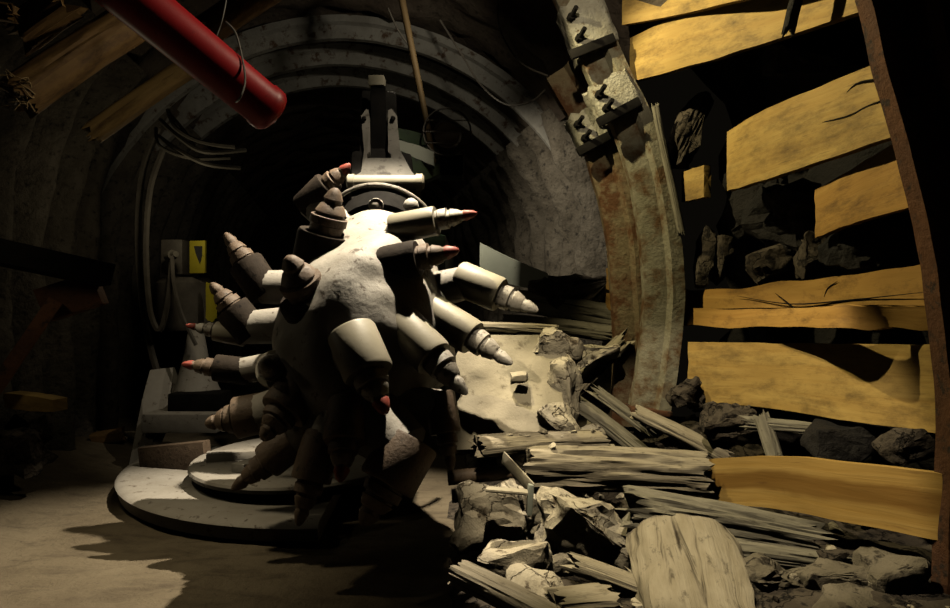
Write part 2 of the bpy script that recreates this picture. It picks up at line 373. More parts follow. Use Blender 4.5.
# rubble bed on the right-hand side
def sst(a, b, x): t = max(0, min(1, (x-a)/(b-a))); return t*t*(3-2*t)
def bed(x, D):
    h = .10*sst(-.15, .5, x)+.16*sst(.5, 1.6, x)+.26*sst(4.4, 5.6, D)*sst(.05, .7, x)
    h *= sst(1.5, 2.4, D)
    return h+.05*noise.noise(Vector((x*3, D*3, 0)))*sst(-.1, .2, x)+.035*noise.noise(Vector((x*8, D*8, 4)))*sst(-.1, .2, x)-.04*(1-sst(-.2, .05, x))
bm = bmesh.new(); g = []
for i in range(111):
    D = 1.6+5.6*i/110; row = []
    for j in range(71):
        x = -.2+j/70*(.2+min(2.85, xc(D)+R0+(.5 if D < 5.7 else -.05))); row.append(bm.verts.new((x, D, bed(x, D))))
    g.append(row)
for i in range(110):
    for j in range(70): bm.faces.new((g[i][j], g[i][j+1], g[i+1][j+1], g[i+1][j]))
mk('gravel_bed', bm, M['stone_dark'], None, 'crushed dark gravel spread under the broken timbers along the planked side', 'gravel', None, 'stuff', angle=80)

# ---------------------------------------------------------------- steel arches
PROF = [(0, -.045), (.03, -.062), (.15, -.075), (.175, -.135), (.26, -.135), (.26, -.078), (.2, -.06), (.05, -.03), (.05, .03), (.2, .06), (.26, .078), (.26, .135), (.175, .135), (.15, .075), (.03, .062), (0, .045)]
def arch_loft(path, cen, sc_=1.0, seed=0):
    pts = smoothpath(path, 6); n = len(pts); rings = []
    for i, p in enumerate(pts):
        d = (pts[min(i+1, n-1)]-pts[max(i-1, 0)]).normalized(); nn = Vector((d.z, 0, -d.x)).normalized()
        if nn.dot(p-cen) < 0: nn = -nn
        j = .006*noise.noise(p*6)
        rings.append([p+nn*((a-.13)*sc_+j)+Vector((0, b*sc_, 0)) for a, b in PROF])
    bm = bmesh.new(); loft(bm, rings); return bm
def clamp(parent, a, b, w, dpt, seed):
    d = b-a; bm = bmesh.new(); n = Vector((d.z, 0, -d.x)).normalized(); dn = d.normalized(); rings = []
    for i in range(9):
        t = i/8; rg = []
        for k in range(28):
            th = 2*math.pi*k/28; c, s_ = math.cos(th), math.sin(th); r = 1/((abs(c)**6+abs(s_)**6)**(1/6))
            q = a+d*t+n*(c*r*w/2)+Vector((0, s_*r*dpt/2, 0))
            q += dn*.05*noise.noise(Vector((c*3, s_*3, seed+(0 if t < .5 else 7))))*(1 if i in (0, 8) else .4)
            q += (n*c+Vector((0, s_, 0)))*.018*noise.noise(q*14)
            rg.append(q)
        rings.append(rg)
    loft(bm, rings); o = mk('clamp', bm, M['clamp'], parent)
    for t, sd in ((.3, 1), (.72, 1)):
        bm = bmesh.new(); c = a+d*t+n*(w*.40)+Vector((0, -dpt*.45, 0))
        lathe(bm, c, c+Vector((.03, -.11, .04)), [(0, .03), (.3, .03), (.32, .018), (1, .018)], 8); mk('bolt', bm, M['dark'], o)
    bm = bmesh.new(); c = a+d*.95+n*(w*.1)+Vector((0, -dpt*.5, 0))
    beam(bm, c-n*w*.45, c+n*w*.6, .05, .07); mk('clamp_bar', bm, M['dark'], o)
    return o
CEN = Vector((-1.0, 5, 2))
t = empty('steel_arch', P(648, 412, 5.0), 'whitewashed rusty steel arch rib at the near end of the split planks, with two clamps', 'arch')
path = [P(x, y, 5.0) for x, y in ((556, -40), (568, -14), (587, 30), (610, 85), (630, 125), (645, 170), (656, 230), (661, 290), (657, 350), (646, 416))]
mk('rib', arch_loft(path, CEN, 1.05), M['arch'], t)
clamp(t, P(578, 6, 4.98), P(597, 54, 4.98), .33, .30, 3); clamp(t, P(605, 84, 4.98), P(622, 116, 4.98), .33, .30, 9)
bm = bmesh.new(); beam(bm, P(628, 408, 4.95), P(668, 412, 4.95), .25, .04); mk('foot_plate', bm, M['rust'], t)
t = empty('steel_arch', P(628, 420, 5.4), 'second rusty steel arch rib set close behind the whitewashed one, with one clamp', 'arch')
path = [P(x, y, 5.4) for x, y in ((560, 72), (572, 92), (594, 132), (610, 180), (622, 235), (628, 300), (630, 360), (627, 425))]
mk('rib', arch_loft(path, CEN, 1.05), M['arch_rusty'], t)
clamp(t, P(583, 113, 5.36), P(600, 145, 5.36), .32, .28, 5)
t = empty('steel_arch', P(967, 680, 2.9), 'dark rust-brown steel arch rib standing nearest, cut by the picture edge', 'arch')
path = [P(x, y, 2.9) for x, y in ((870, -90), (893, -20), (915, 70), (937, 150), (955, 225), (967, 300), (976, 390), (977, 450), (974, 550), (969, 670))]
mk('rib', arch_loft(path, Vector((-1, 2.9, 1.8)), 1.15), M['rust'], t)
for D, lb in ((7.5, 'nearest'), (8.3, 'middle'), (9.1, 'farthest')):
    pa = [sect(D, math.pi*(.08+.84*k/30), -.13+.34*abs(k/15-1)**2.5) for k in range(31)]
    mk('roof_arch', arch_loft(pa, Vector((xc(D), D, 2)), .9), M['ringm'], None, lb+' of the three dusty grey steel arches curving overhead behind the machine boom', 'arch')

# ---------------------------------------------------------------- lagging boards on the right
def board(name, st, mat, label, th=.055, seed=0, **k):
    return mk(name, board_bm(st, th, seed, **k), M[mat], None, label, 'board')
board('wooden_plank', [(622, -22, 25, 4.85), (690, -40, 12, 4.3), (860, -90, -30, 3.0)], 'yellow', 'topmost yellow plank, mostly cut off by the upper picture edge, beside the clamped arch', seed=1)
board('wooden_plank', [(630, 38, 82, 4.95), (700, 6, 63, 4.3), (780, -18, 38, 3.75), (870, -45, 8, 3.1)], 'yellow', 'wide yellow plank with a thin diagonal crack, running out of the upper picture edge', seed=2)
board('wooden_plank', [(727, 132, 191, 4.35), (760, 112, 181, 4.0), (830, 82, 158, 3.5), (905, 52, 132, 3.05)], 'yellow', 'broad yellow plank with a long jagged black crack near the dark arch', seed=3)
board('wooden_plank', [(815, 190, 238, 3.75), (850, 170, 224, 3.5), (918, 128, 205, 3.1)], 'orange', 'short brownish plank wedge behind the dark arch, under the cracked broad plank', seed=4, th=.05)
board('wooden_plank', [(682, 172, 202, 4.9), (704, 165, 197, 4.7)], 'yellow', 'small square plank end beside the clamped arch, under a hanging stone', seed=5)
board('wooden_plank', [(606, 268, 289, 5.95), (640, 282, 302, 5.65), (684, 290, 309, 5.15), (740, 287, 308, 4.5), (800, 281, 307, 4.05), (870, 272, 305, 3.5), (932, 262, 306, 3.12)], 'orange', 'upper half of the split orange plank, passing behind the whitewashed arch', seed=6, sub=6, jit=.02)
board('wooden_plank', [(682, 309, 326, 5.02), (740, 309, 327, 4.38), (800, 308, 327, 3.72), (838, 306, 328, 3.34), (885, 306, 329, 3.26), (932, 307, 329, 3.14)], 'orange', 'lower half of the split orange plank, bulging out darkly below the crack', seed=16, sub=6, jit=.02)
board('wooden_plank', [(606, 293, 308, 5.95), (640, 306, 326, 5.65), (668, 318, 334, 5.35)], 'orange', 'broken lower strip of orange wood poking out between the two rusty arches', seed=7)
board('wooden_plank', [(688, 342, 403, 4.75), (760, 343, 407, 4.25), (850, 344, 421, 3.6), (945, 345, 434, 3.08)], 'yellow', 'bright yellow plank with a dark shadow notch, below the splintered orange plank', seed=8)
board('wooden_plank', [(699, 461, 492, 4.05), (712, 459, 503, 3.95), (770, 456, 508, 3.65), (850, 463, 523, 3.25), (942, 474, 541, 2.9)], 'pale_edge', 'lowest yellow plank with pale waney edges lying on the grey timbers', seed=9)
# splinter cracks in the boards: thin dark slivers of raised bark
def sliver(pts, r, label):
    bm = bmesh.new(); tube(bm, [P(*p) for p in pts], lambda t: r*(.25+math.sin(math.pi*t)), 6, 4); mk('wood_splinter', bm, M['dark'], None, label, 'splinter')
sliver([(737, 296, 4.50), (790, 304, 4.10), (850, 300, 3.64), (925, 292, 3.12)], .004, 'long black splinter running along the splintered orange plank')
sliver([(775, 293, 4.22), (792, 306, 4.08), (806, 318, 3.97)], .003, 'short black splinter slanting down over the orange plank')
sliver([(838, 281, 3.73), (828, 288, 3.82), (824, 297, 3.85)], .003, 'hooked black splinter near the middle of the orange plank')
sliver([(660, 33, 4.66), (675, 50, 4.52), (688, 64, 4.40)], .003, 'thin diagonal black splinter on the wide upper plank')
sliver([(842, 99, 3.43), (856, 84, 3.33), (878, 79, 3.18), (892, 78, 3.1)], .004, 'upper curved black sliver on the cracked broad plank')
sliver([(800, 127, 3.72), (845, 117, 3.40), (868, 106, 3.26), (893, 96, 3.1)], .004, 'lower jagged black sliver on the cracked broad plank')
# strip, bar
mk('wooden_strip', timber_bm(P(655, 106, 4.85), P(681, 232, 4.85), .055, .05, 31, .04), M['old_grey'], None, 'thin grey wooden strip hanging beside the whitewashed arch', 'strip')
mk('wooden_strip', timber_bm(P(800, -16, 3.35), P(789, 30, 3.42), .06, .07, 32, .06), M['coal'], None, 'black wooden strip hanging across the upper planks', 'strip')

# stones wedged behind the boards
def rock(px, py, D, wpx, hpx, dm, seed, mat, label, rot=(0, 0, 0), group=None, name='rock', rough=.085, npts=18, sit=False):
    c = P(px, py, D)
    return mk(name, rock_bm(c, (wpx/F*D, dm, hpx/F*D), seed, rot, rough, npts), M[mat], None, label, 'rock', group, angle=33)
rock(687, 130, 4.95, 26, 84, .22, 41, 'stone_dark', 'long dark stone hanging behind the thin grey strip', (0, .25, 0))
rock(703, 258, 4.95, 16, 62, .2, 42, 'stone_dark', 'narrow upright stone standing on the orange plank nearest the arch', (0, .2, 0))
rock(722, 262, 4.9, 18, 52, .2, 43, 'stone_dark', 'second narrow upright stone on the orange plank, brownish', (0, .15, 0))
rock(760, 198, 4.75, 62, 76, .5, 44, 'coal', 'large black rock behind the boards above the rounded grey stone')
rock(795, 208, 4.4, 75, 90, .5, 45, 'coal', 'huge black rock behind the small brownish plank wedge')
rock(778, 262, 4.4, 62, 34, .3, 46, 'stone_dark', 'rounded grey stone lying on the orange plank', (0, -.25, 0))
rock(818, 258, 4.1, 36, 46, .3, 47, 'stone_dark', 'dark brown stone between rounded grey stone and brownish wedge')
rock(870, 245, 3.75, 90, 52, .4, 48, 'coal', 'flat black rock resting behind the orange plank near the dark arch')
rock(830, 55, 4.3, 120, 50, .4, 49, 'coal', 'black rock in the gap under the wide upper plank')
rock(688, 397, 4.6, 32, 36, .2, 50, 'stone_dark', 'knobbly brown stone at the foot of the whitewashed arch', rough=.2)
rock(727, 424, 4.3, 52, 42, .3, 51, 'stone_dark', 'broad knobbly brown rock below the bright yellow plank', rough=.18)
rock(840, 440, 3.7, 80, 36, .4, 52, 'coal', 'black rock under the right half of the bright yellow plank')
rock(905, 442, 3.3, 60, 34, .3, 53, 'stone_dark', 'dark rubble stone beside the dark arch, above the lowest plank')
mk('forked_timber', timber_bm(P(757, 424, 4.0), P(862, 434, 3.7), .085, .09, 61, .2, .3, taper=.45), M['old_grey'], None, 'forked grey root lying above the lowest yellow plank', 'timber')
mk('timber', timber_bm(P(762, 418, 3.98), P(776, 460, 3.85), .1, .06, 62, .06), M['old_grey'], None, 'short grey stub propping the lowest yellow plank', 'timber')

# ---------------------------------------------------------------- broken timbers and rocks of the rubble heap
def timber(a, b, w, h, seed, mat, label, **k):
    return mk('timber', timber_bm(P(*a), P(*b), w, h, seed, **k), M[mat], None, label, 'timber')
timber((528, 467, 3.88), (704, 474, 3.92), .25, .25, 71, 'old', 'long cracked pale timber lying crosswise in the rubble', split=.26, jag=.06, nt=64)
timber((478, 446, 3.9), (600, 440, 4.15), .2, .12, 72, 'old', 'flat pale timber lying just behind the long cracked timber', jag=.05, split=.14)
timber((632, 511, 3.5), (812, 541, 3.3), .26, .24, 73, 'old_grey', 'grey split timber lying under the lowest yellow plank', split=.3, taper=.2, nt=64)
timber((690, 545, 3.3), (850, 566, 3.15), .16, .12, 74, 'old_grey', 'dark grey timber below the split one, half buried', split=.3, taper=.3)
mk('timber_stump', timber_bm(P(680, 534, 3.4), P(706, 650, 2.7), .50, .26, 75, .07, .07, nt=64, lump=.14, sq=3.5), M['old'], None, 'wide pale timber stump pointing at the viewer, cut by the lower edge', 'timber')
timber((458, 572, 3.2), (566, 628, 2.85), .14, .1, 76, 'old', 'pale squared timber beside the black shadow at the lower edge', sq=5, jag=.05)
timber((574, 564, 3.25), (640, 588, 3.1), .11, .1, 77, 'old', 'short rounded pale branch between the rocks near the lower edge', sq=2)
timber((608, 598, 3.0), (555, 602, 2.95), .2, .1, 78, 'old', 'flat pale timber scrap at the lower edge beside the stump', jag=.06)
timber((576, 402, 4.95), (642, 452, 4.75), .14, .1, 79, 'old_grey', 'dark slanting timber in front of the second rusty arch', sq=5)
timber((600, 394, 5.0), (646, 428, 4.85), .13, .08, 80, 'old_grey', 'grey slanting timber at the foot of the rusty arches', sq=5)
timber((636, 412, 4.6), (728, 458, 4.35), .13, .1, 81, 'old', 'pale stick sloping down from the foot of the whitewashed arch', jag=.05)
timber((576, 388, 5.2), (622, 342, 5.3), .16, .13, 82, 'old', 'stubby splintered pale timber leaning up beside the second arch', jag=.15)
timber((510, 300, 6.3), (618, 318, 6.0), .2, .22, 83, 'old_grey', 'dark rotten timber lying behind the pale leaning slab')
timber((505, 322, 5.95), (612, 334, 5.75), .16, .15, 84, 'old_grey', 'second dark rotten timber lying in front of the first, behind the slab')
timber((478, 328, 4.8), (556, 331, 4.75), .08, .09, 85, 'old', 'flat grey lath along the top of the pale leaning slab', jag=.03)
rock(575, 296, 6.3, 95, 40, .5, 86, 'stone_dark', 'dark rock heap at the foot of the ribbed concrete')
# slab
bm = bmesh.new(); rings = []
sl = [(466, 335, 4.65), (556, 335, 4.65)], [(450, 450, 4.05), (558, 447, 4.05)]
for i in range(31):
    t = i/30; a = P(*sl[0][0]).lerp(P(*sl[1][0]), t); b = P(*sl[0][1]).lerp(P(*sl[1][1]), t); fr = []
    for k in range(31):
        q = a.lerp(b, k/30); q.y += .03*noise.noise(q*3)+.018*noise.noise(q*9)-.03*max(0, noise.noise(Vector((q.x*14, q.z*2, 4)))-.15); q.x += .12*noise.noise(q*3)+.05*noise.noise(q*9) if k in (0, 30) else 0; fr.append(q)
    nb = Vector((0, .07, -.04)); rings.append(fr+[q+nb for q in reversed(fr)])
loft(bm, rings); mk('stone_slab', bm, M['slab'], None, 'smooth pale slab leaning upright in the light beside the picks', 'slab')
rock(518, 378, 4.30, 20, 13, .12, 90, 'slab', 'small white chip resting on the pale leaning slab')
rock(558, 352, 4.6, 52, 40, .25, 91, 'stone', 'upper pale crumbling rock beside the leaning slab', (0, .5, 0))
rock(564, 388, 4.4, 38, 64, .25, 92, 'stone', 'tall pale crumbling rock beside the leaning slab', (0, .2, 0))
rock(596, 358, 5.1, 50, 26, .25, 93, 'stone', 'pale cracked rock between tall crumbling rock and stubby timber')
rock(556, 424, 4.18, 36, 52, .2, 94, 'stone', 'pale flake below the tall crumbling rock', (0, -.5, 0))
rock(584, 440, 4.5, 48, 28, .2, 95, 'stone', 'flat brownish stone behind the long cracked timber')
rock(502, 516, 3.85, 92, 74, .4, 101, 'stone', 'large pale cracked rock under the steel bracket', (0, .25, 0), rough=.09)
rock(586, 527, 3.5, 92, 66, .36, 102, 'stone', 'big blocky pale rock in the middle of the rubble', (0, .18, .2), rough=.07, npts=26)
rock(516, 560, 3.45, 72, 42, .25, 103, 'stone', 'wedge shaped pale rock above the squared timber', (0, -.3, 0))
rock(562, 556, 3.5, 46, 24, .2, 104, 'stone', 'small bright pointed rock in front of the blocky rock', (0, -.4, 0))
rock(545, 536, 3.7, 44, 26, .2, 105, 'stone', 'small pale stone joining the wedge rock and the blocky rock')
rock(645, 508, 3.75, 32, 40, .2, 106, 'stone', 'pale stone at the end of the grey split timber')
rock(540, 594, 3.15, 80, 34, .3, 107, 'stone', 'low pale rock at the lower edge beside the squared timber', (0, .2, 0))
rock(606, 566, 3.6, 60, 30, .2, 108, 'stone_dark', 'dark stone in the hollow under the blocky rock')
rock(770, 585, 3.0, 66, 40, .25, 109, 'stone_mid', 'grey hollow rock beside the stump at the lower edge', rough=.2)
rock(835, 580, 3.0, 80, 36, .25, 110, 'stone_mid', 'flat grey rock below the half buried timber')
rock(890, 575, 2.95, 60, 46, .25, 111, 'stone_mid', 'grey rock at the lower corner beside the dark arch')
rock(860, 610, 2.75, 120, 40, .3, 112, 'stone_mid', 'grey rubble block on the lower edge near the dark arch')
rock(482, 462, 4.5, 34, 22, .15, 113, 'stone', 'bright stone beside the steel bracket under the picks')
rnd = random.Random(5)
for k in range(150):
    x = rnd.uniform(.02, 2.0); D = rnd.uniform(2.7, 5.8)
    if D < 4.6 and x > 2.1-.2*(D-3): continue
    s_ = rnd.uniform(.025, .085)*(1 if rnd.random() < .8 else 1.6)
    mk('loose_stone', rock_bm((x, D, bed(x, D)+s_*.25), (s_*rnd.uniform(.9, 1.7), s_, s_*rnd.uniform(.5, .9)), 200+k, (rnd.uniform(-.4, .4), rnd.uniform(-.4, .4), rnd.uniform(0, 3)), .12, 12, 2), M['stone'] if rnd.random() < .6 else M['stone_dark'],
       None, 'small loose stone lying in the rubble heap among the broken timbers', 'stone', 'small loose stones of the rubble heap', angle=28)
for k, (px, py, D) in enumerate(((484, 436, 3.92), (497, 439, 3.9), (509, 435, 3.93), (524, 437, 3.95), (541, 433, 4.0), (560, 436, 4.0), (575, 432, 4.05), (592, 431, 4.08), (552, 446, 3.85), (470, 452, 4.2), (462, 470, 4.3), (474, 480, 4.25), (640, 452, 4.05), (612, 446, 4.1), (585, 449, 4.05))):
    q = P(px, py, D); s_ = rnd.uniform(.03, .055)
    mk('crumb', rock_bm(q, (s_*1.5, s_, s_*.7), 400+k, (0, 0, rnd.uniform(0, 3)), .12, 12, 2), M['stone'], None, 'pale stone crumb lying on the flat and the long cracked timbers', 'stone', 'pale crumbs on the timbers', angle=30)
# steel bracket
t = empty('steel_bracket', P(515, 505, 3.62), 'bent pale steel channel bracket lying on the large cracked rock', 'bracket')
bm = bmesh.new(); beam(bm, P(503, 457, 3.82), P(533, 490, 3.52), .012, .075); mk('flange', bm, M['slab'], t)
bm = bmesh.new(); beam(bm, P(486, 489, 3.56), P(533, 493, 3.52), .07, .02); mk('web', bm, M['slab'], t)
bm = bmesh.new(); beam(bm, P(531, 484, 3.52), P(529, 515, 3.5), .03, .07); mk('lug', bm, M['sheet'], t)
bm = bmesh.new(); lathe(bm, P(448, 478, 3.98), P(520, 471, 3.98), [(0, .045), (1, .045)], 16); mk('steel_pipe', bm, M['brown'], None, 'short brown pipe lying behind the steel bracket', 'pipe')
bm = bmesh.new(); lathe(bm, P(452, 496, 3.9), P(492, 494, 3.9), [(0, .04), (.95, .04), (1, .03)], 16); mk('steel_pipe', bm, M['slab'], None, 'short pale pipe end beside the steel bracket', 'pipe')
# sheet
mk('steel_sheet', board_bm([(480, 243, 270, 6.9), (510, 258, 284, 6.6), (548, 274, 292, 6.2)], .03, 3, .002, 3, 2, Vector((0, .95, .3))), M['sheet'], None, 'pale green flat steel strip sloping down at the foot of the ribbed concrete', 'sheet')

# ---------------------------------------------------------------- the cutting machine
rh = empty('tunnel_boring_machine', (-.7, 5.0, 0), 'pale dusty tunnelling machine with a big cutting head full of red tipped picks', 'machine')
Bc = P(380, 243, 4.8); Tp = P(350, 425, 3.62); ax = Tp-Bc
HP = [(0, .29), (.05, .34), (.15, .40), (.3, .47), (.45, .53), (.57, .55), (.67, .53), (.77, .46), (.87, .35), (.95, .22), (1, .08)]
def hr(t):
    for (a, b), (c, d) in zip(HP, HP[1:]):
        if a <= t <= c: return b+(d-b)*(t-a)/(c-a)
    return .1
bm = bmesh.new(); a_, b_ = frame(ax); rings = []
for i in range(49):
    t = i/48; rg = []
    for k in range(64):
        th = 2*math.pi*k/64; ph = th*3+t*5.5
        vane = max(0, math.sin(ph))**3*.07*math.sin(math.pi*min(1, max(0, t-.1)/.85))
        q = Bc+ax*t; dr = a_*math.cos(th)+b_*math.sin(th)
        q2 = q+dr*(hr(t)+vane); q2 += dr*(.022*noise.noise(q2*3.5)+.012*noise.noise(q2*10)); rg.append(q2)
    rings.append(rg)
loft(bm, rings)
def arm(p0, p1, r0, r1):
    lathe(bm, p0, p1, [(0, r0), (.5, (r0+r1)/2*.95), (1, r1)], 16, .1, 2)
def surf(t, th): return Bc+ax*t+(a_*math.cos(th)+b_*math.sin(th))*hr(t)*.6
# (base px,py,D)  (tip px,py,D)  radius  kind    kind: 'n' normal, 'b' brown with shade, 'd' dark with shade, 's' stubby
PK = [((398, 228, 4.1), (477, 213, 4.0), .092, 'r'), ((380, 266, 3.87), (459, 250, 3.79), .11, 'rd'), ((464, 280, 4.15), (538, 311, 4.0), .112, 'n'),
      ((436, 314, 3.95), (512, 364, 3.75), .108, 'n'), ((404, 326, 3.75), (467, 394, 3.5), .118, 'n'), ((354, 338, 3.55), (386, 414, 3.36), .135, 'r'),
      ((408, 446, 3.55), (362, 526, 3.4), .16, 'b'), ((348, 408, 3.55), (340, 482, 3.32), .11, 'rb'), ((322, 440, 3.65), (298, 526, 3.5), .11, 'b'),
      ((284, 374, 4.0), (262, 362, 3.62), .115, 'n'), ((240, 336, 4.3), (186, 325, 4.25), .065, 'r'), ((245, 371, 4.15), (182, 364, 4.1), .085, 'rd'),
      ((250, 330, 4.3), (211, 283, 4.25), .115, 'd'), ((264, 290, 4.45), (225, 233, 4.45), .118, 'd'), ((320, 318, 3.85), (288, 256, 3.62), .175, 'sd'),
      ((318, 264, 4.15), (336, 188, 4.05), .165, 'sd'), ((308, 205, 4.75), (350, 164, 4.65), .11, 'rd'), ((262, 413, 4.0), (205, 424, 3.95), .125, 'b'),
      ((300, 435, 3.9), (232, 490, 3.85), .11, 'b'), ((300, 390, 3.8), (262, 440, 3.6), .14, 'b'), ((440, 400, 3.75), (452, 470, 3.65), .09, 'b')]
for (b0, t0, r, kd) in PK:
    p0, p1 = P(*b0), P(*t0)
    tt = max(.08, min(.92, (p0-Bc).dot(ax)/ax.length_squared)); core = Bc+ax*tt
    arm(core+(p0-core)*.3, p0+(p1-p0)*.06, r*1.3, r*.96)
head = mk('cutting_head', bm, M['dusty'], rh)
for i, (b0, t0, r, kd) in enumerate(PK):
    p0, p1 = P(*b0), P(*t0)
    ms = M['brown'] if 'b' in kd else M['shaded_holder'] if 'd' in kd else M['sleeve']
    L = (p1-p0).length; q0 = p0-(p1-p0).normalized()*.04
    if 's' in kd:
        bm = lathe(bmesh.new(), q0, p1, [(0, r*.96), (.04, r), (.42, r), (.46, r*.95), (.46, r*.80)], 28, .04, i)
    else:
        bm = lathe(bmesh.new(), q0, p1, [(0, r*.95), (.03, r), (.50, r), (.53, r*.95), (.53, r*.7)], 28, .02, i)
    h = mk('pick_holder', bm, ms, rh)
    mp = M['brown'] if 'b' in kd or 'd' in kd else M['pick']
    bm = lathe(bmesh.new(), q0, p1, [(.45, r*.62), (.56, r*.64), (.57, r*.70), (.66, r*.68), (.67, r*.52), (.70, r*.52), (.71, r*.58), (.80, r*.44), (.82, r*.34), (.86, r*.33)], 22, .12, i+5)
    mk('cutting_pick', bm, mp, h)
    bm = lathe(bmesh.new(), q0, p1, [(.84, r*.33), (.87, r*.36), (.93, r*.27), (.97, r*.20), (1, r*.08)], 18, .15, i+9)
    mk('pick_tip', bm, M['red_tip'] if 'r' in kd else mp, h, 'red worn tip' if 'r' in kd else None)
# square lug on the low front holder
bm = bmesh.new(); box(bm, P(338, 426, 3.5), (.13, .10, .11), Matrix.Rotation(.2, 3, 'Y'), .012); mk('square_lug', bm, M['sleeve'], rh)
# rear collar, gearbox and boom
bm = lathe(bmesh.new(), Bc-ax*.02, Bc-ax*.13, [(0, .30), (.02, .32), (.9, .32), (1, .3)], 40); mk('dark_collar', bm, M['dark'], rh)
bm = bmesh.new()
up = (b_ if b_.z > 0 else -b_)
rc = Bc-ax*.06
ringpts = [rc+(a_*math.cos(th)+up*math.sin(th)*1.12)*.42-up*.035 for th in [math.pi*(.02+.96*k/24) for k in range(25)]]
tube(bm, ringpts, .015, 8, 1); mk('collar_rim', bm, M['pick'], rh)
for px in (376, 411):
    bm = lathe(bmesh.new(), P(px, 206, 4.62), P(px, 200, 4.58), [(0, .055), (.5, .05), (.9, .03), (1, .01)], 12); mk('collar_bolt', bm, M['dusty'], rh)
bm = lathe(bmesh.new(), P(347, 182, 5.0), P(424, 182, 5.0), [(0, .045), (.02, .06), (.1, .06), (.1, .052), (.9, .052), (.9, .062), (.98, .062), (1, .045)], 24); mk('hinge_pin', bm, M['sleeve'], rh)
# boom plate with a slot, rising to the back
ol = [((347, 188), 5.02), ((421, 188), 5.02), ((418, 178), 5.08), ((412, 172), 5.12), ((400, 150), 5.3), ((397, 116), 5.6), ((392, 109), 5.66), ((388, 110), 5.65), ((388, 152), 5.28), ((391, 154), 5.26), ((391, 158), 5.23), ((367, 158), 5.23), ((367, 154), 5.26), ((370, 152), 5.28), ((370, 110), 5.65), ((366, 109), 5.66), ((361, 116), 5.6), ((364, 150), 5.3), ((361, 172), 5.12), ((351, 178), 5.08)]
bm = bmesh.new(); vs = [bm.verts.new(P(x, y, D)) for (x, y), D in ol]; f = bm.faces.new(vs)
ex = bmesh.ops.extrude_face_region(bm, geom=[f]); bmesh.ops.translate(bm, vec=(0, .07, -.07), verts=[v for v in ex['geom'] if isinstance(v, bmesh.types.BMVert)])
mk('boom_plate', bm, M['plate'], rh, smooth=False)
bm = bmesh.new(); beam(bm, P(379, 170, 5.35), P(379, 100, 6.2), .32, .2, None, .03); beam(bm, P(384, 235, 4.95), P(381, 165, 5.5), .5, .3, None, .05); mk('boom', bm, M['dark'], rh)
bm = bmesh.new(); beam(bm, P(379, 158, 5.40), P(378, 88, 5.78), .13, .08); mk('boom_ram', bm, M['black'], rh)
bm = bmesh.new(); box(bm, P(377, 82, 5.76), (.14, .12, .09), None, .015); mk('ram_cap', bm, M['sleeve'], rh)
for px, py in ((364, 119), (393, 119)):
    bm = lathe(bmesh.new(), P(px, py, 5.58), P(px, py-1, 5.5), [(0, .02), (.8, .02), (1, .01)], 10); mk('boom_bolt', bm, M['dark'], rh)
# green machine body behind
bm = bmesh.new(); box(bm, (-.75, 7.5, 1.35), (.95, 2.0, 1.7), None, .08); mk('machine_body', bm, M['green'], rh)
mk('green_cover', board_bm([(398, 128, 138, 5.9), (420, 133, 147, 5.9), (438, 140, 158, 5.9)], .05, 1, .002, 4, 2, Vector((0, .8, -.5))), M['green'], rh)
mk('cover_plate', board_bm([(399, 140, 150, 5.8), (420, 146, 160, 5.8), (434, 152, 166, 5.8)], .05, 2, .002, 4, 2, Vector((0, .8, -.5))), M['sheet'], rh)
mk('green_bracket', board_bm([(404, 152, 186, 5.75), (420, 160, 182, 5.8), (440, 164, 174, 5.9)], .05, 2, .002, 4, 2, Vector((0, .8, -.5))), M['green'], rh)
hl = mk('headlamp', lathe(bmesh.new(), P(447, 135, 6.0), P(447, 135, 5.86), [(0, .12), (.7, .13), (1, .11), (1, .02)], 24), M['lens'], rh)
bm = bmesh.new(); c = P(447, 132, 5.82)
tube(bm, [c+Vector((.21*math.cos(k*math.pi/12), 0, .21*math.sin(k*math.pi/12))) for k in range(25)], .008, 6, 1)
for zz in (-.1, 0, .1):
    hw = math.sqrt(.21**2-zz*zz); tube(bm, [c+Vector((-hw, -.01, zz)), c+Vector((hw, -.01, zz))], .006, 6, 1)
mk('lamp_guard', bm, M['hose'], hl)
bm = bmesh.new(); box(bm, P(450, 168, 6.2), (.26, .3, .2), None, .03); mk('lamp_bracket', bm, M['dark'], rh)
# loading apron: curved plate, rim, inner disc
def fan(cx, cy, rx, ry, a0, a1, z0, z1, n=48, inner=0):
    bm = bmesh.new(); rings = []
    for i in range(n+1):
        a = a0+(a1-a0)*i/n; c, s_ = math.cos(a), math.sin(a)
        pr = [(inner, z1), (.5+inner/2, z1-.002), (.96, z1), (.99, z1-.012), (1.0, z1-.03), (.985, z0), (inner, z0)]
        rings.append([Vector((cx+rx*q*c, cy+ry*q*s_, z)) for q, z in pr])
    loft(bm, rings); return bm
mk('loading_apron', fan(-1.1, 6.05, 1.93, 1.95, math.pi*.93, math.pi*1.52, .01, .13, inner=.02), M['dusty'], rh)
ds = mk('gathering_disc', fan(-1.40, 5.4, .86, .95, 0, 2*math.pi-.001, .21, .27, inner=.02), M['dusty'], rh)
mk('disc_hub', lathe(bmesh.new(), (-1.45, 5.4, .13), (-1.45, 5.4, .21), [(0, .8), (1, .8)], 40), M['dark'], rh)
for a in (3.5, 4.3, 5.1):
    bm = bmesh.new(); c = Vector((-1.45, 5.4, .30)); d = Vector((math.cos(a), math.sin(a)*.93, 0))
    beam(bm, c+d*.15, c+d*.7, .12, .07); mk('gathering_arm', bm, M['dusty'], ds)
bm = bmesh.new(); beam(bm, P(143, 461, 5.6), P(208, 455, 5.45), .1, .24); mk('apron_rail', bm, M['brown_wood'] if 0 else M['brown'], rh)
bm = bmesh.new(); beam(bm, P(192, 463, 5.5), P(215, 461, 5.4), .08, .08); mk('apron_stop', bm, M['brown'], rh)
